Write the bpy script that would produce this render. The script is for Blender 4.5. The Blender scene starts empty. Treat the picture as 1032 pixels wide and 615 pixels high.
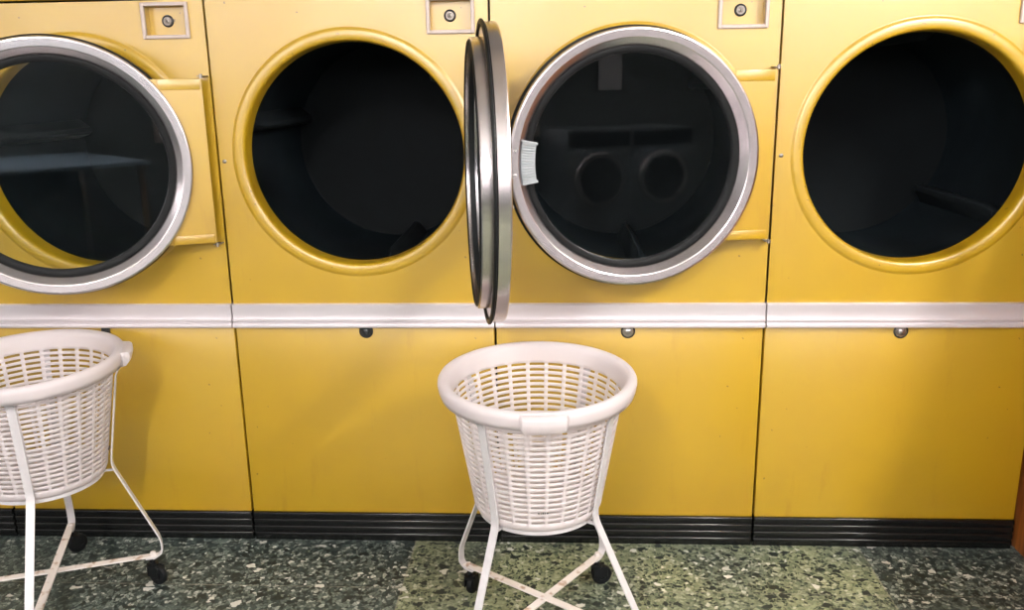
import bpy, bmesh, math, random
from math import sin, cos, pi, radians
from mathutils import Vector, Matrix
random.seed(4)
S = bpy.context.scene
COL = S.collection

# ------------------------------------------------------------------ materials
def new_mat(name):
    m = bpy.data.materials.new(name); m.use_nodes = True
    nt = m.node_tree; b = nt.nodes['Principled BSDF']
    return m, nt, b
def N(nt, kind, **kw):
    n = nt.nodes.new(kind)
    for k, v in kw.items(): setattr(n, k, v)
    return n
def ramp(nt, src, stops):
    r = N(nt, 'ShaderNodeValToRGB'); e = r.color_ramp.elements
    while len(e) < len(stops): e.new(.5)
    for el, (p, c) in zip(e, stops):
        el.position = p; el.color = (c, c, c, 1) if isinstance(c, (int, float)) else (*c, 1)
    nt.links.new(src, r.inputs[0]); return r.outputs[0]
def noise(nt, scale, detail=3, coord='Object', stretch=None, rough=.5):
    t = N(nt, 'ShaderNodeTexCoord'); src = t.outputs[coord]
    if stretch:
        mp = N(nt, 'ShaderNodeMapping'); mp.inputs['Scale'].default_value = stretch
        nt.links.new(src, mp.inputs[0]); src = mp.outputs[0]
    n = N(nt, 'ShaderNodeTexNoise'); n.inputs['Scale'].default_value = scale
    n.inputs['Detail'].default_value = detail; n.inputs['Roughness'].default_value = rough
    nt.links.new(src, n.inputs['Vector']); return n.outputs['Fac']
def mix(nt, fac, a, b, mode='MIX'):
    n = N(nt, 'ShaderNodeMix', data_type='RGBA', blend_type=mode)
    for i, v in ((0, fac), (6, a), (7, b)):
        if isinstance(v, (int, float)): n.inputs[i].default_value = v
        elif isinstance(v, tuple): n.inputs[i].default_value = (*v, 1)
        else: nt.links.new(v, n.inputs[i])
    return n.outputs[2]
def bump(nt, b, h, strength, dist=.002):
    n = N(nt, 'ShaderNodeBump'); n.inputs['Strength'].default_value = strength; n.inputs['Distance'].default_value = dist
    nt.links.new(h, n.inputs['Height']); nt.links.new(n.outputs[0], b.inputs['Normal'])
def plain(name, col, rough=.5, metal=0., spec=.5, var=.06, scale=30, bmp=0.):
    m, nt, b = new_mat(name)
    f = ramp(nt, noise(nt, scale), [(.3, 1 - var), (.7, 1 + 0 * var)])
    nt.links.new(mix(nt, 1., col, f, 'MULTIPLY'), b.inputs['Base Color'])
    b.inputs['Roughness'].default_value = rough; b.inputs['Metallic'].default_value = metal
    b.inputs['Specular IOR Level'].default_value = spec
    if bmp: bump(nt, b, noise(nt, scale * 8), bmp)
    return m
def yellow_paint(name='yellow_enamel', col=(.515, .322, .0070)):
    m, nt, b = new_mat(name)
    c = mix(nt, ramp(nt, noise(nt, 2.2, 4), [(.35, 0.), (.7, 1.)]), col, (col[0] * .94, col[1] * .90, col[2] * .8))
    # fine grime streaks and specks with a shape of their own
    st = ramp(nt, noise(nt, 7, 6, stretch=(2.2, 1, .35), rough=.65), [(.60, 0.), (.80, .38)])
    c = mix(nt, st, c, (.30, .14, .010))
    sp = ramp(nt, noise(nt, 55, 1), [(.775, 0.), (.80, .7)])
    c = mix(nt, sp, c, (.10, .05, .012))
    nt.links.new(c, b.inputs['Base Color'])
    rr = ramp(nt, noise(nt, 9, 3), [(.3, .34), (.7, .40)])
    nt.links.new(rr, b.inputs['Roughness'])
    b.inputs['Specular IOR Level'].default_value = 1.0
    b.inputs['Coat Weight'].default_value = 1.0; b.inputs['Coat Roughness'].default_value = .33
    bump(nt, b, noise(nt, 6, 2), .10, .004)
    return m
def chrome(name, col, rough, stretch):
    m, nt, b = new_mat(name)
    b.inputs['Metallic'].default_value = 1
    f = noise(nt, 26, 2, stretch=stretch)
    nt.links.new(mix(nt, ramp(nt, f, [(.3, 0.), (.7, 1.)]), col, tuple(x * .95 for x in col)), b.inputs['Base Color'])
    b.inputs['Roughness'].default_value = rough
    return m
def glass(name):
    m, nt, b = new_mat(name); nt.nodes.remove(b)
    out = nt.nodes['Material Output']
    tr = N(nt, 'ShaderNodeBsdfTransparent'); tr.inputs[0].default_value = (.86, .90, .90, 1)
    gl = N(nt, 'ShaderNodeBsdfGlossy'); gl.inputs['Roughness'].default_value = .02; gl.inputs[0].default_value = (.92, .96, 1, 1)
    fr = N(nt, 'ShaderNodeFresnel'); fr.inputs[0].default_value = 1.5
    mx = N(nt, 'ShaderNodeMixShader')
    nt.links.new(fr.outputs[0], mx.inputs[0]); nt.links.new(tr.outputs[0], mx.inputs[1]); nt.links.new(gl.outputs[0], mx.inputs[2])
    nt.links.new(mx.outputs[0], out.inputs[0])
    return m
def emit(name, col, strength):
    m, nt, b = new_mat(name); nt.nodes.remove(b)
    e = N(nt, 'ShaderNodeEmission'); e.inputs[0].default_value = (*col, 1); e.inputs[1].default_value = strength
    nt.links.new(e.outputs[0], nt.nodes['Material Output'].inputs[0]); return m
def terrazzo():
    m, nt, b = new_mat('green_terrazzo')
    t = N(nt, 'ShaderNodeTexCoord')
    wob = N(nt, 'ShaderNodeTexNoise'); wob.inputs['Scale'].default_value = 45; nt.links.new(t.outputs['Object'], wob.inputs['Vector'])
    add = N(nt, 'ShaderNodeMix', data_type='RGBA', blend_type='LINEAR_LIGHT'); add.inputs[0].default_value = .012
    nt.links.new(t.outputs['Object'], add.inputs[6]); nt.links.new(wob.outputs['Color'], add.inputs[7])
    def chips(scale, stretch=(1, 1, 1)):
        mp = N(nt, 'ShaderNodeMapping'); mp.inputs['Scale'].default_value = stretch
        nt.links.new(add.outputs[2], mp.inputs[0])
        v = N(nt, 'ShaderNodeTexVoronoi'); v.inputs['Scale'].default_value = scale
        e = N(nt, 'ShaderNodeTexVoronoi', feature='DISTANCE_TO_EDGE'); e.inputs['Scale'].default_value = scale
        for q in (v, e): nt.links.new(mp.outputs[0], q.inputs['Vector'])
        sp = N(nt, 'ShaderNodeSeparateColor'); nt.links.new(v.outputs['Color'], sp.inputs[0])
        return sp.outputs, e.outputs['Distance']
    s1, e1 = chips(88, (1, .9, 1)); s2, e2 = chips(44, (.8, 1, 1)); s3, e3 = chips(170)
    xyz = N(nt, 'ShaderNodeSeparateXYZ'); nt.links.new(t.outputs['Object'], xyz.inputs[0])
    def near(axis, at, wid):                                   # 1 on a joint line between cast slabs
        a = N(nt, 'ShaderNodeMath', operation='SUBTRACT'); nt.links.new(xyz.outputs[axis], a.inputs[0]); a.inputs[1].default_value = at
        b_ = N(nt, 'ShaderNodeMath', operation='ABSOLUTE'); nt.links.new(a.outputs[0], b_.inputs[0])
        return b_.outputs[0], ramp(nt, b_.outputs[0], [(wid * .6, 1.), (wid, 0.)])
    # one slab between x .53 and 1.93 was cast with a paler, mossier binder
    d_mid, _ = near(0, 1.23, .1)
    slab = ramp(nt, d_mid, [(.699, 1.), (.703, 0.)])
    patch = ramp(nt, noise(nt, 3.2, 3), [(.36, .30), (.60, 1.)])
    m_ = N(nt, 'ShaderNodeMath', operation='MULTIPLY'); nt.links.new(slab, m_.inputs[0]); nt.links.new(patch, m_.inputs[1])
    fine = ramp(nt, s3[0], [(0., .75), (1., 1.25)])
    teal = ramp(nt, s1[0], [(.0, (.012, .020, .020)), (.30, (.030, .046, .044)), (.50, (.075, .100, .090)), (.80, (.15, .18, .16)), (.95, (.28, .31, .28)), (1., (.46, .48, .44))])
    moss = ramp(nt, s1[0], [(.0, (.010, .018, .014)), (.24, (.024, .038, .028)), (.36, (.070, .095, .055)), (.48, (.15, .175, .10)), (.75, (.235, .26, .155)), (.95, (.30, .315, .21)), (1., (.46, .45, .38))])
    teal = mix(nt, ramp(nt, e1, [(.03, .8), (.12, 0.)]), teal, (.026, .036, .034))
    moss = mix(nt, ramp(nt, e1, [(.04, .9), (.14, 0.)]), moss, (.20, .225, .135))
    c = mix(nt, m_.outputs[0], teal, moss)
    c = mix(nt, 1., c, fine, 'MULTIPLY')
    big = ramp(nt, s2[1], [(.965, 0.), (.97, 1.)]); edge = ramp(nt, e2, [(.10, 0.), (.16, 1.)])
    def both(a, b_):
        q = N(nt, 'ShaderNodeMath', operation='MULTIPLY'); nt.links.new(a, q.inputs[0]); nt.links.new(b_, q.inputs[1]); return q.outputs[0]
    c = mix(nt, both(ramp(nt, s2[2], [(.87, 0.), (.88, 1.)]), edge), c, (.014, .021, .019))
    c = mix(nt, both(big, edge), c, (.50, .50, .46))
    for ax, at in ((0, .53), (0, 1.93), (0, -.87), (1, -.27), (1, -1.67)):
        c = mix(nt, both(near(ax, at, .0022)[1], ramp(nt, noise(nt, 60, 2), [(.4, .1), (.6, .7)])), c, (.24, .23, .19))
    nt.links.new(c, b.inputs['Base Color'])
    b.inputs['Roughness'].default_value = .5
    b.inputs['Specular IOR Level'].default_value = .4
    return m
def wood():
    m, nt, b = new_mat('brown_wood')
    f = noise(nt, 6, 6, stretch=(9, 9, .7))
    nt.links.new(ramp(nt, f, [(.3, (.16, .045, .010)), (.55, (.38, .12, .024)), (.75, (.52, .20, .05))]), b.inputs['Base Color'])
    b.inputs['Roughness'].default_value = .4
    return m

M = dict(
    yellow=yellow_paint(),
    chrome=chrome('brushed_chrome', (.74, .685, .70), .26, (1, 1, 1)),
    silver=plain('brushed_aluminium', (.70, .655, .69), .38, .35, .6, .02, 3),
    dark=plain('black_rubber', (.007, .008, .009), .55, 0, .18, .2, 40),
    kick=plain('black_ribbed_vinyl', (.007, .008, .008), .22, 0, .45, .3, 25),
    case=plain('dark_steel_case', (.03, .026, .02), .7),
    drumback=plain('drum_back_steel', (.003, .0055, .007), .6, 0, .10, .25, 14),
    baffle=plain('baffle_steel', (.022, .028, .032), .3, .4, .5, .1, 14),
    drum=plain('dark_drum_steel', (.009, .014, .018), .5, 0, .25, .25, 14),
    glass=glass('door_glass'),
    white=plain('white_plastic', (.84, .80, .82), .42, 0, .45, .03, 12),
    whitepaint=plain('white_painted_steel', (.62, .60, .62), .38, 0, .5, .10, 40),
    rusty=None,
    frame=plain('cream_painted_frame', (.56, .47, .42), .4, 0, .5, .08, 40),
    handle=plain('pale_grip_plastic', (.50, .54, .57), .4, 0, .5, .05, 30),
    lock=chrome('worn_lock_steel', (.62, .60, .60), .28, (1, 1, 1)),
    coinlock=plain('dull_lock_brass', (.36, .33, .30), .38, .75, .5, .1, 40),
    lockdark=plain('blackened_lock', (.05, .055, .06), .4, .5),
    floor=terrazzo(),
    wood=wood(),
    wall=plain('painted_plaster', (.15, .165, .17), .8, 0, .2, .08, 3),
    ceil=plain('ceiling_paint', (.78, .77, .75), .85, 0, .2, .04, 3),
    steel=plain('washer_enamel', (.11, .125, .14), .4, 0, .5, .05, 8),
    table=plain('blue_grey_laminate', (.30, .40, .50), .35, 0, .5, .05, 8),
    grime=plain('grey_ink', (.12, .12, .12), .6),
    tube=emit('fluorescent_tube', (1., .955, .90), 175.),
    pane=emit('added_sheen_glow', (1., .915, .91), 9.6),  # glow of the added strip window, sheen for the dryer fronts
    fillglow=emit('added_fill_glow', (1., .95, .95), 2.5),  # fill glow of the small added pane
)
def translucent(m, fac, col):
    nt = m.node_tree; out = nt.nodes['Material Output']; b = nt.nodes['Principled BSDF']
    t_ = N(nt, 'ShaderNodeBsdfTranslucent'); t_.inputs[0].default_value = (*col, 1)
    mx = N(nt, 'ShaderNodeMixShader'); mx.inputs[0].default_value = fac
    nt.links.new(b.outputs[0], mx.inputs[1]); nt.links.new(t_.outputs[0], mx.inputs[2]); nt.links.new(mx.outputs[0], out.inputs[0])
translucent(M['white'], .50, (.95, .91, .92))
def rusty():
    m, nt, b = new_mat('white_paint_with_rust')
    f = ramp(nt, noise(nt, 38, 5), [(.56, 0.), (.66, 1.)])
    nt.links.new(mix(nt, f, (.72, .67, .65), (.45, .33, .26)), b.inputs['Base Color'])
    b.inputs['Roughness'].default_value = .45
    return m
M['rusty'] = rusty()

# ------------------------------------------------------------------ mesh helpers
def obj(name, bm, mat, parent=None, smooth=35, loc=None, rot=None):
    if smooth is not None:
        lim = radians(smooth)
        for f in bm.faces: f.smooth = True
        for e in bm.edges:
            if len(e.link_faces) == 2: e.smooth = e.calc_face_angle(0) < lim
    me = bpy.data.meshes.new(name); bm.to_mesh(me); bm.free()
    me.materials.append(mat)
    o = bpy.data.objects.new(name, me); COL.objects.link(o)
    if parent: o.parent = parent
    if loc: o.location = loc
    if rot: o.rotation_euler = rot
    return o
def BM(): return bmesh.new()
def box(bm, x0, x1, y0, y1, z0, z1, bev=0., seg=2, mtx=None):
    t = BM(); bmesh.ops.create_cube(t, size=1)
    bmesh.ops.transform(t, matrix=Matrix.Translation(((x0+x1)/2, (y0+y1)/2, (z0+z1)/2)) @ Matrix.Diagonal((x1-x0, y1-y0, z1-z0, 1)), verts=t.verts)
    if bev: bmesh.ops.bevel(t, geom=t.edges[:], offset=bev, segments=seg, affect='EDGES', profile=.5)
    if mtx is not None: bmesh.ops.transform(t, matrix=mtx, verts=t.verts)
    join(bm, t); return bm
def join(bm, t):
    me = bpy.data.meshes.new('tmp'); t.to_mesh(me); t.free(); bm.from_mesh(me); bpy.data.meshes.remove(me)
def lathe(bm, prof, axis='Z', n=64, c=(0, 0, 0), closed=False):
    """prof: list of (r, h). axis Z: h upward; axis Y: h along +y (into the machine)."""
    rows = []
    for r, h in prof:
        row = []
        if r < 1e-6:
            v = bm.verts.new((c[0], c[1] + (h if axis == 'Y' else 0), c[2] + (h if axis == 'Z' else 0))); row = [v] * n
        else:
            for i in range(n):
                a = 2 * pi * i / n
                p = (c[0] + r*cos(a), c[1] + r*sin(a), c[2] + h) if axis == 'Z' else (c[0] + r*cos(a), c[1] + h, c[2] + r*sin(a))
                row.append(bm.verts.new(p))
        rows.append(row)
    pairs = list(zip(rows, rows[1:])) + ([(rows[-1], rows[0])] if closed else [])
    for A, B in pairs:
        for i in range(n):
            q = [A[i], A[(i+1) % n], B[(i+1) % n], B[i]]; u = []
            for v in q:
                if v not in u: u.append(v)
            if len(u) > 2:
                try: bm.faces.new(u)
                except ValueError: pass
    bmesh.ops.recalc_face_normals(bm, faces=bm.faces[:])
    return rows
def ribbon(bm, pts, wdir, width, thick):
    """flat bar along pts (Vectors), its width along wdir"""
    w = Vector(wdir).normalized() * width / 2
    rings = []
    for i, p in enumerate(pts):
        a = (pts[i] - pts[i-1]).normalized() if i else (pts[1] - pts[0]).normalized()
        b = (pts[i+1] - pts[i]).normalized() if i < len(pts) - 1 else a
        t = (a + b).normalized(); nrm = t.cross(w.normalized()).normalized()
        k = thick / 2 / max(.4, a.dot(t))
        rings.append([bm.verts.new(p + s*w + q*nrm*k) for s, q in ((-1, -1), (1, -1), (1, 1), (-1, 1))])
    for A, B in zip(rings, rings[1:]):
        for i in range(4): bm.faces.new((A[i], A[(i+1) % 4], B[(i+1) % 4], B[i]))
    bm.faces.new(rings[0][::-1]); bm.faces.new(rings[-1])
    bmesh.ops.recalc_face_normals(bm, faces=bm.faces[:])
def fillet(pts, r, n=5):
    out = [pts[0]]
    for p, c, q in zip(pts, pts[1:], pts[2:]):
        a = (p - c); b = (q - c); d = min(r, a.length*.45, b.length*.45)
        A = c + a.normalized()*d; B = c + b.normalized()*d
        for i in range(n + 1):
            t = i / n; out.append((1-t)**2*A + 2*t*(1-t)*c + t*t*B)
    out.append(pts[-1]); return out
def tag(o, label=None, cat=None, group=None, kind=None):
    for k, v in (('label', label), ('category', cat), ('group', group), ('kind', kind)):
        if v: o[k] = v
    return o
def thing(name, label, cat, loc=(0, 0, 0), rz=0, group=None):
    o = bpy.data.objects.new(name, None); COL.objects.link(o)
    o.location = loc; o.rotation_euler = (0, 0, rz); o.empty_display_size = .1
    return tag(o, label, cat, group)
def struct(name, bm, mat): return tag(obj(name, bm, mat, smooth=None), kind='structure')

# ------------------------------------------------------------------ setting
XL, XR, YB, YF, ZC = -4.5, 5.6, -4.7, .74, 2.75
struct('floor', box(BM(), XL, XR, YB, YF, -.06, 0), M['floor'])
struct('ceiling', box(BM(), XL, XR, YB, YF, ZC, ZC + .06), M['ceil'])
struct('wall_front', box(BM(), XL, XR, YF, YF + .08, 0, ZC), M['wall'])
struct('wall_left', box(BM(), XL - .08, XL, YB, YF, 0, ZC), M['ceil'])
struct('wall_right', box(BM(), XR, XR + .08, YB, YF, 0, ZC), M['ceil'])
bm = BM()
WZ0, WZ1, WX0, WX1 = 1.84, 2.34, -4.2, 5.3
box(bm, XL, XR, YB - .08, YB, 0, WZ0); box(bm, XL, XR, YB - .08, YB, WZ1, ZC)
box(bm, XL, WX0, YB - .08, YB, WZ0, WZ1); box(bm, WX1, XR, YB - .08, YB, WZ0, WZ1)
struct('wall_back', bm, M['wall'])
# strip window added unseen behind the camera for sheen and soft front light
w = tag(thing('sheen_window', 'long high strip window of glowing panes, added behind the camera for sheen', 'window', (0, YB, 0)), kind='structure')
bm = BM()
for i in range(8):
    x = WX0 + (WX1 - WX0) * i / 7
    box(bm, x - .03, x + .03, -.06, .03, WZ0, WZ1)
box(bm, WX0 - .03, WX1 + .03, -.06, .03, WZ0 - .03, WZ0 + .03); box(bm, WX0 - .03, WX1 + .03, -.06, .03, WZ1 - .03, WZ1 + .03)
tag(obj('window_frame', bm, M['frame'], w, None), kind='structure')
tag(obj('window_pane', box(BM(), WX0, WX1, -.055, -.045, WZ0, WZ1), M['pane'], w, None), kind='structure')

w = tag(thing('fill_window', 'glowing pane added behind the camera, below the strip window, to whiten door chrome', 'window', (2.15, YB, 0)), kind='structure')  # unseen pane, added to brighten the chrome edge of the open door
bm = BM()
for q in ((-.34, -.30, 1.0, 1.69), (.30, .34, 1.0, 1.69), (-.30, .30, 1.0, 1.05), (-.30, .30, 1.64, 1.69)): box(bm, q[0], q[1], 0, .03, q[2], q[3])
tag(obj('window_frame', bm, M['frame'], w, None), kind='structure')
tag(obj('window_pane', box(BM(), -.30, .30, .004, .012, 1.05, 1.64), M['fillglow'], w, None), kind='structure')

# ------------------------------------------------------------------ ceiling lights (lines running front to back)
def ceiling_light(x, y, label):
    t = thing('ceiling_light', label, 'light', (x, y, ZC), 0, 'fluorescent ceiling lights')
    bm = BM(); box(bm, -.09, .09, -.64, .64, -.045, 0, .006); obj('housing', bm, M['ceil'], t, None)
    obj('tube', box(BM(), -.045, .045, -.60, .60, -.20, -.16, .018, 3), M['tube'], t, 40)
    for e in (-.5, .5): obj('stem', box(BM(), -.012, .012, e - .012, e + .012, -.165, -.04, .002, 1), M['ceil'], t, None)
for x, y, l in ((2.77, -2.1, 'on the right, above the wooden cabinet side'), (.3, -3.5, 'behind the camera, alone')):
    ceiling_light(x, y, 'bright fluorescent ceiling light ' + l)

# ------------------------------------------------------------------ dryers
W = .8; CX, CZ, RO = .40, 1.234, .322
ZS0, ZS1, ZK, ZT, ZTOP = .721, .794, .0988, 1.6735, 2.06
GAP = .0032
def rect_loop(bm, x0, x1, z0, z1, y=0):
    v = [bm.verts.new(p) for p in ((x0, y, z0), (x1, y, z0), (x1, y, z1), (x0, y, z1))]
    return v, [bm.edges.new((v[i], v[(i+1) % 4])) for i in range(4)]
def front_panel(BX0, BX1, BZ0, BZ1):
    n = 128
    bm = BM()
    prof = [(.318, .055), (.3185, .02), (.3195, .006), (.3215, -.0005), (.3245, -.0040), (.329, -.0056), (.338, -.0058), (.346, -.0056),
            (.351, -.0040), (.3545, -.0010), (.357, .0003), (.3595, .0001), (.364, 0), (.367, 0)]
    rows = lathe(bm, prof, 'Y', n, (CX, 0, CZ))
    circ = [bm.edges.get((rows[-1][i], rows[-1][(i+1) % n])) for i in range(n)]
    ov, oe = rect_loop(bm, GAP, W - GAP, ZS1 - .01, ZT - .003)
    iv, ie = rect_loop(bm, BX0, BX1, BZ0, BZ1)
    bmesh.ops.triangle_fill(bm, edges=circ + oe + ie, use_beauty=True, normal=(0, -1, 0))
    # folded rim of the sheet
    prev = ov; 
    for dx, y in ((0, .0), (-.0, .03)):
        cur = [bm.verts.new((v.co.x, y + .001, v.co.z)) for v in ov]
        for i in range(4): bm.faces.new((prev[i], prev[(i+1) % 4], cur[(i+1) % 4], cur[i]))
        prev = cur
    return bm
def trim_strip():
    """profile extruded along x: the broad concave band, a groove, the lower lip"""
    prof = [(.02, ZS1), (-.010, ZS1), (-.0145, ZS1 - .004), (-.0135, ZS1 - .02), (-.0125, ZS1 - .036), (-.0150, ZS1 - .046),
            (-.0185, ZS1 - .049), (-.0185, ZS1 - .053), (-.0145, ZS1 - .0545), (-.0145, ZS1 - .058), (-.020, ZS1 - .060),
            (-.0215, ZS0 + .009), (-.0205, ZS0 + .002), (-.017, ZS0), (.02, ZS0)]
    bm = BM(); a = [bm.verts.new((GAP*.7, y, z)) for y, z in prof]; b = [bm.verts.new((W - GAP*.7, y, z)) for y, z in prof]
    for i in range(len(prof) - 1): bm.faces.new((a[i], b[i], b[i+1], a[i+1]))
    bm.faces.new(a); bm.faces.new(b[::-1])
    bmesh.ops.recalc_face_normals(bm, faces=bm.faces[:]); return bm
def kick_plate():
    bm = BM()
    box(bm, GAP, W - GAP, -.001, .04, 0, ZK)
    for k in range(4):
        z = .012 + k * .0235
        box(bm, GAP, W - GAP, -.008, .004, z, z + .0165, .0035, 2)
    return bm
def round_lock(r, dome=.006):
    bm = BM(); lathe(bm, [(r, .004), (r, -.003), (r*.86, -.0055), (r*.74, -.0055), (r*.70, -.003), (r*.60, -.003), (r*.55, -dome), (r*.30, -dome - .002), (0, -dome - .002)], 'Y', 32)
    return bm
def key_slot(r):
    return box(BM(), -r*.09, r*.09, -.0095, -.007, -r*.26, r*.26)

R0 = .347                     # door radius
DC = -.395                    # door centre from the hinge
def door_ring():
    bm = BM()
    prof = [(.303, .062), (.312, .062), (.314, .059), (.314, .034), (.336, .034), (R0 - .002, .032), (R0, .029), (R0, .006), (R0 - .0012, .0025), (R0 - .004, .0005), (R0 - .007, 0),
            (.3215, .002), (.319, .0032), (.3175, .0055), (.3015, .030), (.300, .034), (.300, .046), (.303, .050), (.303, .058)]
    lathe(bm, prof, 'Y', 128, (DC, 0, 0), closed=True); return bm
def door_gasket():
    bm = BM(); lathe(bm, [(.3005, .036), (.300, .0315), (.292, .030), (.2840, .034), (.2815, .040), (.282, .054), (.3005, .054)], 'Y', 128, (DC, 0, 0), closed=True)
    return bm
def seal():
    bm = BM(); lathe(bm, [(.3035, .060), (.3035, .064), (.306, .066), (.309, .064), (.309, .060)], 'Y', 128, (DC, 0, 0), closed=True); return bm
def door_glass():
    bm = BM(); lathe(bm, [(0, .047), (.15, .047), (.293, .047)], 'Y', 96, (DC, 0, 0)); return bm
def handle_mesh():
    """ribbed pull gripping the inside edge of the ring, on the side away from the hinge"""
    bm = BM(); n = 15
    def at(a): return Matrix.Translation((DC, 0, 0)) @ Matrix.Rotation(-(pi + a), 4, 'Y')
    for i in range(n):
        box(bm, .2785, .3130, .001, .030, -.0024, .0024, .0012, 1, at(radians(-9.4 + 18.8 * i / (n - 1))))
    n = 16                                   # curved backing of the grip
    for i in range(n):
        box(bm, .276, .3140, .004, .034, -.0040, .0040, 0, 1, at(radians(-10 + 20 * (i + .5) / n)))
    for q in (-1, 1): box(bm, .273, .3150, -.001, .034, -.003, .003, .0015, 2, at(q * radians(10.4)))
    return bm
def edge_band():
    bm = BM(); lathe(bm, [(R0 - .006, .0330), (R0 + .0035, .0320), (R0 + .0060, .0335), (R0 + .0060, .0375), (R0 + .0035, .0390), (R0 - .006, .0390)], 'Y', 128, (DC, 0, 0), closed=True); return bm
def hinge_plate():
    """folded yellow sheet reaching from under the ring to the hinge; its ring side is cut to the ring's curve"""
    bm = BM(); zt = .233; n = 20; rr = .325
    pts = [(-.003, -zt), (-.003, zt)]
    a0 = math.asin(zt / rr)
    for i in range(n + 1):
        a = a0 - 2 * a0 * i / n
        pts.append((DC + rr * cos(a), rr * sin(a)))
    f = [bm.verts.new((x, .020, z)) for x, z in pts]; b = [bm.verts.new((x, .036, z)) for x, z in pts]
    bm.faces.new(f); bm.faces.new(b[::-1])
    for i in range(len(pts)): bm.faces.new((f[i], f[(i+1) % len(pts)], b[(i+1) % len(pts)], b[i]))
    bmesh.ops.recalc_face_normals(bm, faces=bm.faces[:])
    for z in (zt - .030, -zt + .026):         # the raised folds near top and bottom edge
        s = 1 if z > 0 else -1
        box(bm, DC + math.sqrt(max(0, (R0-.005)**2 - z*z)), -.008, .0175, .024, min(z, s*zt*.999), max(z, s*zt*.999), .002, 2)
    return bm
def dryer_screw(bm, x, z, r=.006):
    lathe(bm, [(r, .002), (r, -.002), (r*.6, -.0035), (0, -.004)], 'Y', 14, (x, 0, z))

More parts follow.
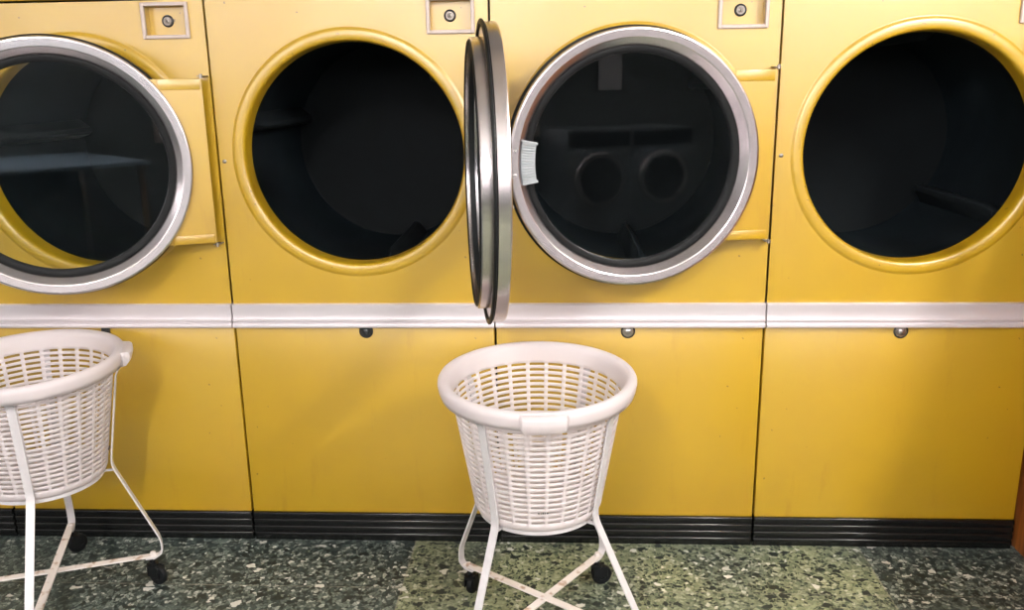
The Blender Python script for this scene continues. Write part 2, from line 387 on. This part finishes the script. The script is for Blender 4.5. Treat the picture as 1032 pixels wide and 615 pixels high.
def dryer(x0, label, door_deg, zdoor, locks, boxx, turn, hx=0.):
    t = thing('tumble_dryer', label, 'dryer', (x0, 0, 0), 0, 'yellow tumble dryers in a row')
    bx0, bx1 = boxx; bz0, bz1 = 1.577, 1.655
    bm = BM()                                                  # casing: sides, back, top, inner floor, open to the front
    for q in ((.006, .012, .031, .70, .0, ZTOP), (W - .012, W - .006, .031, .70, .0, ZTOP), (.012, W - .012, .694, .70, 0, ZTOP),
              (.012, W - .012, .031, .694, ZTOP - .006, ZTOP), (.012, W - .012, .06, .694, .05, .056)): box(bm, *q)
    obj('cabinet', bm, M['case'], t, None)
    obj('front_panel', front_panel(bx0, bx1, bz0, bz1), M['yellow'], t, 40)
    obj('control_panel', box(BM(), GAP, W - GAP, 0.001, .03, ZT + .003, ZTOP, .003), M['yellow'], t)
    lp = obj('lower_panel', box(BM(), GAP, W - GAP, 0, .03, ZK, ZS0 + .004, .003), M['yellow'], t)
    obj('trim_strip', trim_strip(), M['silver'], t, 30)
    obj('kick_plate', kick_plate(), M['kick'], t, 50)
    # drum with its three baffles
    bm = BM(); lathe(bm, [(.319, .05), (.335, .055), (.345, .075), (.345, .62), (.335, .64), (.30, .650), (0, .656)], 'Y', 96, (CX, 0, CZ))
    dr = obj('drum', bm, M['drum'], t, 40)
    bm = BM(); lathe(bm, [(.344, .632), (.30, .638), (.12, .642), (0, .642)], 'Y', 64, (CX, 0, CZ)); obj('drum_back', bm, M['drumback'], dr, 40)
    for k in range(3):
        m = Matrix.Translation((CX, 0, CZ)) @ Matrix.Rotation(radians(90 + turn + 120 * k), 4, 'Y').inverted()
        bm = BM(); v = []
        for y, hw, top in ((.085, .016, .325), (.12, .020, .305), (.60, .022, .300), (.625, .018, .325)):
            v.append([bm.verts.new((x, y, -r_)) for x, r_ in ((-hw*1.6, .347), (-hw*.55, top), (0, top - .006), (hw*.55, top), (hw*1.6, .347))])
        for A, B in zip(v, v[1:]):
            for q in range(4): bm.faces.new((A[q], A[q+1], B[q+1], B[q]))
        bm.faces.new(v[0]); bm.faces.new(v[-1][::-1]); bmesh.ops.recalc_face_normals(bm, faces=bm.faces[:])
        bmesh.ops.transform(bm, matrix=m, verts=bm.verts)
        obj('baffle', bm, M['baffle'], dr, 30)
    # coin box: pale frame round a shallow yellow recess with a lock
    bm = BM(); fw = .0100
    for q in ((bx0 - fw, bx0, bz0 - fw, bz1 + fw), (bx1, bx1 + fw, bz0 - fw, bz1 + fw), (bx0, bx1, bz0 - fw, bz0), (bx0, bx1, bz1, bz1 + fw)):
        box(bm, q[0], q[1], -.009, .004, q[2], q[3], .0015, 1)
    fr = obj('coin_box', bm, M['frame'], t, 30)
    bm = BM(); d = .024
    box(bm, bx0 - .002, bx1 + .002, d, d + .004, bz0 - .002, bz1 + .002)
    for q in ((bx0 - .002, bx0, bz0, bz1), (bx1, bx1 + .002, bz0, bz1), (bx0, bx1, bz0 - .002, bz0), (bx0, bx1, bz1, bz1 + .002)):
        box(bm, q[0], q[1], 0, d, q[2], q[3])
    obj('recess', bm, M['yellow'], fr, None)
    lk = obj('coin_box_lock', round_lock(.0125), M['coinlock'], t, 40, ((bx0 + bx1)/2 - .004, d, 1.616))
    bm = BM(); lathe(bm, [(.0170, .003), (.0170, -.002), (.0145, -.004), (.0125, -.002)], 'Y', 32); obj('lock_collar', bm, M['lockdark'], lk, 40)
    obj('keyhole', key_slot(.0125), M['dark'], lk, None)
    # lower lock under the trim strip
    kind, lx = locks
    if kind == 'square':
        bm = BM(); box(bm, -.012, .012, -.010, .004, -.016, .014, .002)
        for k in range(3): box(bm, -.007, .003 + .002 * k, -.0115, -.009, -.010 + .008*k, -.006 + .008*k)
        obj('panel_lock', bm, M['lockdark'], t, 40, (lx, 0, .707))
    else:
        lm = M['lockdark'] if kind == 'dark' else M['lock']
        L = obj('panel_lock', round_lock(.0165, .008), lm, t, 40, (lx, 0, .706))
        obj('keyhole', key_slot(.0165), M['dark'], L, None)
        bm = BM(); lathe(bm, [(.0215, .003), (.0215, -.0015), (.018, -.003), (.0165, -.001)], 'Y', 32)
        obj('lock_collar', bm, M['lockdark'], L, 40)
    # hinge knuckles at the right edge
    for z in (zdoor + .236, zdoor - .236):
        s = 1 if z > zdoor else -1
        bm = BM(); lathe(bm, [(0, -.006), (.0045, -.006), (.0045, .006), (0, .006)], 'Z', 16, (W - .012, -.040, z + s*.004))
        box(bm, W - .024, W - .006, -.043, .0, z - .0015 + s*.004, z + .0015 + s*.004, .001, 1)
        obj('hinge', bm, M['coinlock'], t, 40)
    bm = BM(); dryer_screw(bm, .018, 1.222)
    obj('screw', bm, M['coinlock'], t, 40)
    # door, its origin on the hinge line
    d = obj('door', door_ring(), M['chrome'], t, 12, (W - .010 + hx, -.06, zdoor), (0, 0, radians(door_deg)))
    obj('hinge_plate', hinge_plate(), M['yellow'], d, 30)
    obj('gasket', door_gasket(), M['dark'], d, 40)
    obj('edge_band', edge_band(), M['dark'], d, 40)
    obj('seal', seal(), M['dark'], d, 40)
    obj('glass', door_glass(), M['glass'], d, 30)
    tag(obj('handle', handle_mesh(), M['handle'], d, 40), 'pale ribbed pull handle')
    for s in (-1, 1):
        a = pi + s * radians(5.5); bm = BM()
        lathe(bm, [(.0042, .002), (.0042, -.0015), (.002, -.003), (0, -.003)], 'Y', 12, (DC + .331 * cos(a), 0, .331 * sin(a)))
        obj('rivet', bm, M['lock'], d, 40)
    return t
dryer(-2*W, 'yellow tumble dryer past the left edge, only its black base peeping under the basket', 0, 1.223, ('dark', .400), (.630, .745), 20)
dryer(-W, 'yellow tumble dryer with its round glass door hanging ajar, behind the left basket cart', 24, 1.223, ('square', .395), (.630, .745), 50, .010)
dryer(0, 'yellow tumble dryer with bare open drum, its chrome door swung out edge-on', 98.6, 1.221, ('dark', .406), (.636, .750), -76)
dryer(W, 'yellow tumble dryer with nearly shut round glass door showing a ribbed pale handle', 10, 1.224, ('steel', .398), (.636, .752), -84)
dryer(2*W, 'yellow tumble dryer at far right, open drum with no door in view, beside brown wood', 89, 1.224, ('steel', .397), (.636, .752), -36)

# ------------------------------------------------------------------ brown wooden cabinet closing the row on the right
t = thing('wooden_cabinet', 'brown wooden cabinet closing the dryer row at the right edge', 'cabinet', (2.411, 0, 0))
x1, y0, y1, h = .62, -1.6, .70, 1.45  # unseen reach and height, shaped to cast shade on the end dryer
bm = BM()
box(bm, 0, .02, y0, y1, 0, h, .002); box(bm, x1 - .02, x1, y0, y1, 0, h, .002); box(bm, .02, x1 - .02, y1 - .015, y1, .02, h); box(bm, .02, x1 - .02, y0 + .05, y1, .06, .08)
obj('carcass', bm, M['wood'], t, 30)
obj('cabinet_top', box(BM(), -.0, x1 + .015, y0 - .02, y1, h, h + .03, .004), M['wood'], t, 30)
for k in range(2):
    a = .024 + k * .287
    d = obj('cabinet_door', box(BM(), a, a + .283, y0 - .004, y0 + .016, .07, h - .01, .003), M['wood'], t, 30)
    kx = a + (.25 if k == 0 else .033)
    bm = BM(); lathe(bm, [(0, -.028), (.012, -.026), (.014, -.02), (.006, -.012), (.006, 0)], 'Y', 20, (kx, y0 - .004, .75)); obj('knob', bm, M['lock'], d, 50)

# ------------------------------------------------------------------ laundry carts
RB0, RB1, ZB0, ZB1 = .165, .2145, .398, .683       # body radius and height of the slotted zone
def sag(bm, rz=0.):
    """the worn rims hang a little lower on the side towards the room"""
    for v in bm.verts:
        w_ = min(1, max(0, (v.co.z - ZB0) / (ZB1 - ZB0)))
        v.co.z += .050 * w_ * (v.co.y * cos(rz) + v.co.x * sin(rz))
def basket_mesh():
    bm = BM(); ncol, sub, rows = 26, 5, 19; n = ncol * sub
    zs = [ZB0]
    pitch = (ZB1 - ZB0) / rows
    for k in range(rows): zs += [ZB0 + pitch * (k + .44), ZB0 + pitch * (k + 1)]
    def ring(r, z): return [bm.verts.new((r*cos(2*pi*i/n), r*sin(2*pi*i/n), z)) for i in range(n)]
    R = lambda z: RB0 + (RB1 - RB0) * (z - ZB0) / (ZB1 - ZB0)
    rs = [ring(R(z), z) for z in zs]
    for k in range(len(rs) - 1):
        for i in range(n):
            if k % 2 == 1 or i % sub == 0:
                bm.faces.new((rs[k][i], rs[k][(i+1) % n], rs[k+1][(i+1) % n], rs[k+1][i]))
    def link(A, B):
        for i in range(n): bm.faces.new((A[i], A[(i+1) % n], B[(i+1) % n], B[i]))
    last = rs[0]
    for r, z in ((.1635, .388), (.160, .380), (.154, .3745), (.146, .372), (.10, .374)):
        c = ring(r, z); link(c, last); last = c
    bm.faces.new(last[::-1])
    up = rs[-1]
    for r, z in ((.2160, .694), (.2195, .709), (.2245, .7195), (.2300, .7240), (.2380, .7250), (.2440, .7225), (.2472, .7170), (.2475, .7100), (.2450, .6960), (.2405, .6830)):
        c = ring(r, z); link(up, c); up = c
    bmesh.ops.recalc_face_normals(bm, faces=bm.faces[:])
    sag(bm)
    return bm
def tab_mesh():
    bm = BM(); n = 14; A = []
    prof = [(.240, .7215), (.247, .7235), (.262, .7225), (.2685, .7180), (.2690, .7080), (.2640, .6930), (.2560, .6830), (.2480, .6830), (.240, .690)]
    for i in range(n + 1):
        a = radians(-12.5 + 25 * i / n); A.append([bm.verts.new(((r - (.012 if i in (0, n) and r > .25 else 0))*cos(a), (r - (.012 if i in (0, n) and r > .25 else 0))*sin(a), z)) for r, z in prof])
    for P, Q in zip(A, A[1:]):
        for i in range(len(prof)): bm.faces.new((P[i], P[(i+1) % len(prof)], Q[(i+1) % len(prof)], Q[i]))
    bm.faces.new(A[0]); bm.faces.new(A[-1][::-1]); bmesh.ops.recalc_face_normals(bm, faces=bm.faces[:]); return bm
RF = .293
def leg_mesh(az, off):
    e = Vector((cos(az), sin(az), 0)); tn = Vector((-sin(az), cos(az), 0)); off = Vector((*off, 0))
    P = lambda r, z, k=0.: e*r + Vector((0, 0, z)) + off*k
    pts = [P(.2385, .690, 1), P(.2330, .676, 1), P(.2185, .655, 1), P(.1745, .386, 1), P(RF, .140), P(RF, .098), P(.272, .0845), P(.245, .0845)]
    bm = BM(); ribbon(bm, fillet(pts, .022), tn, .021, .004); return bm
def cross_bar_mesh(az, z):
    e = Vector((cos(az), sin(az), 0)); tn = Vector((-sin(az), cos(az), 0))
    bm = BM(); ribbon(bm, [e*t + Vector((0, 0, z)) for t in (-.280, -.1, .1, .280)], tn, .021, .0045); return bm
def caster_mesh():
    bm = BM()                                             # fork and stem
    lathe(bm, [(0, .086), (.008, .086), (.008, .066), (.017, .064), (.017, .056), (0, .056)], 'Z', 20)
    for s in (-1, 1): box(bm, -.012, .030, s*.013 - .0015, s*.013 + .0015, .026, .060, .001, 1)
    return bm
def wheel_mesh():
    bm = BM(); c = (.016, 0, .030)
    lathe(bm, [(0, -.010), (.012, -.010), (.014, -.008), (.024, -.008), (.028, -.0075), (.030, -.004), (.030, .004), (.028, .0075), (.024, .008), (.014, .008), (.012, .010), (0, .010)], 'Y', 32, c)
    return bm
def cart(name, label, x, y, az0, off, tab_az, swivel):
    t = thing(name, label, 'laundry cart', (x, y, 0), 0, 'white laundry basket carts')
    b = obj('basket', basket_mesh(), M['white'], t, 38, (*off, 0))
    md = b.modifiers.new('wall', 'SOLIDIFY'); md.thickness = .0032; md.offset = 0
    tb = tab_mesh(); sag(tb, radians(tab_az))
    obj('grip_tab', tb, M['white'], b, 40, (0, 0, 0), (0, 0, radians(tab_az)))
    bm = BM()                                             # small illegible mould stamp low on the basket's front
    for k, wd in enumerate((.004, .003, .005, .003, .004)):
        a = radians(tab_az + 0.5) + (k - 2) * .030; r = .1735
        m = Matrix.Translation((r*cos(a), r*sin(a), .432)) @ Matrix.Rotation(a, 4, 'Z')
        box(bm, -.0015, .0022, -wd/2, wd/2, -.0016, .0016, 0, 1, m)
    obj('mould_stamp', bm, M['grime'], b, None)
    bm = BM(); lathe(bm, [(.150, .372), (.150, .362), (.1535, .362), (.1535, .372)], 'Z', 64, (*off, 0), True)
    for k in range(4):
        m = Matrix.Translation((*off, 0)) @ Matrix.Rotation(radians(az0 + 90*k), 4, 'Z')
        box(bm, .150, .1785, -.006, .006, .365, .3695, .001, 1, m)
    obj('support_ring', bm, M['whitepaint'], t, 40)
    for k in range(4):
        az = radians(az0 + 90 * k)
        L = obj('leg', leg_mesh(az, off), M['whitepaint'], t, 30)
        bm = BM(); m = Matrix.Translation((*off, 0)) @ Matrix.Rotation(az, 4, 'Z') @ Matrix.Translation((.2405, 0, .686)) @ Matrix.Rotation(-pi/2, 4, 'Z')
        tb = BM(); lathe(tb, [(.0045, .004), (.0045, -.002), (.003, -.004), (0, -.0045)], 'Y', 12)
        bmesh.ops.transform(tb, matrix=m, verts=tb.verts); join(bm, tb); obj('rivet', bm, M['lockdark'], L, 40)
        bm = BM(); c = (.266*cos(az), .266*sin(az), 0)
        lathe(bm, [(0, .103), (.007, .102), (.0085, .099), (.0085, .080), (0, .080)], 'Z', 6, c); obj('bolt', bm, M['rusty'], L, 30)
        cs = obj('caster', caster_mesh(), M['dark'], t, 40, (.262*cos(az), .262*sin(az), 0), (0, 0, radians(swivel[k])))
        obj('wheel', wheel_mesh(), M['dark'], cs, 40)
    for k in range(2): obj('cross_bar', cross_bar_mesh(radians(az0 + 90*k), .0895 + .0047*k), M['rusty'], t, 30)
    return t
cart('laundry_cart', 'white slotted laundry basket on stand centred below the dryers, whole basket in view', .95, -.45, 55, (-.014, 0), 275, (20, 70, -30, 120))
cart('laundry_cart', 'white slotted laundry basket on stand at the left edge, cut off by frame', -.461, -.352, 20, (.000, .026), 22, (-20, 60, 150, 10))

# ------------------------------------------------------------------ what the door glass mirrors: table and washers behind the camera
t = thing('folding_table', 'blue-grey folding table behind the camera, mirrored in the left door glass', 'table', (.72, -4.02, 0))
obj('table_top', box(BM(), -.50, .50, -.62, .62, .94, .97, .006), M['table'], t, 30)
for sx in (-1, 1):
    for sy in (-1, 1):
        bm = BM(); box(bm, sx*.45 - .018, sx*.45 + .018, sy*.56 - .018, sy*.56 + .018, 0, .94, .004); obj('leg', bm, M['lock'], t, 30)
def washer(x, label):
    t = thing('washing_machine', label, 'washing machine', (x, YB + .02, 0), 0, 'washing machines along the back wall')
    obj('housing', box(BM(), -.26, .26, 0, .62, 0, 1.08, .012), M['steel'], t, 30)
    obj('control_strip', box(BM(), -.245, .245, .61, .632, .95, 1.06, .004), M['dark'], t, 30)
    bm = BM(); lathe(bm, [(.16, -.61), (.16, -.645), (.17, -.66), (.20, -.66), (.215, -.645), (.215, -.61)], 'Y', 64)
    bmesh.ops.transform(bm, matrix=Matrix.Rotation(pi, 4, 'Z'), verts=bm.verts)
    d = obj('door', bm, M['chrome'], t, 40, (0, 0, .70))
    bm = BM(); lathe(bm, [(0, -.665), (.08, -.66), (.162, -.64)], 'Y', 48); bmesh.ops.transform(bm, matrix=Matrix.Rotation(pi, 4, 'Z'), verts=bm.verts)
    obj('door_window', bm, M['dark'], d, 50)
washer(2.76, 'grey front-loading washer behind the camera, left one of two')
washer(3.29, 'grey front-loading washer behind the camera, right one of two')

t = thing('paper_notice', 'pale blank notice on the wall behind the camera', 'notice', (3.11, YB, 0))
obj('sheet', box(BM(), -.105, .105, .006, .009, 1.36, 1.65), M['whitepaint'], t, None)
bm = BM()
for q in ((-.12, -.105, 1.345, 1.665), (.105, .12, 1.345, 1.665), (-.105, .105, 1.345, 1.36), (-.105, .105, 1.65, 1.665)): box(bm, q[0], q[1], 0, .014, q[2], q[3])
obj('frame', bm, M['lockdark'], t, None)

# ------------------------------------------------------------------ camera
yaw, pitch, roll = -.0549, .2507, -.0152
f = Vector((sin(yaw)*cos(pitch), cos(yaw)*cos(pitch), -sin(pitch)))
r = f.cross(Vector((0, 0, 1))).normalized(); u = r.cross(f)
c_, s_ = cos(roll), sin(roll)
r2 = c_*r + s_*u; u2 = -s_*r + c_*u
cam = bpy.data.cameras.new('camera'); co = bpy.data.objects.new('camera', cam); COL.objects.link(co)
m = Matrix(((r2.x, u2.x, -f.x, .9897), (r2.y, u2.y, -f.y, -2.516), (r2.z, u2.z, -f.z, 1.4329), (0, 0, 0, 1)))
co.matrix_world = m
cam.sensor_width = 36; cam.sensor_fit = 'HORIZONTAL'; cam.lens = 876.0037 / 1032 * 36
cam.clip_start = .02
S.camera = co

# ------------------------------------------------------------------ world and view
wd = bpy.data.worlds.new('world'); S.world = wd; wd.use_nodes = True
wd.node_tree.nodes['Background'].inputs[0].default_value = (.6, .7, .8, 1); wd.node_tree.nodes['Background'].inputs[1].default_value = .3
vs = S.view_settings
vs.view_transform = 'Standard'; vs.look = 'None'; vs.gamma = 1; vs.use_curve_mapping = False
vs.exposure = 0.60
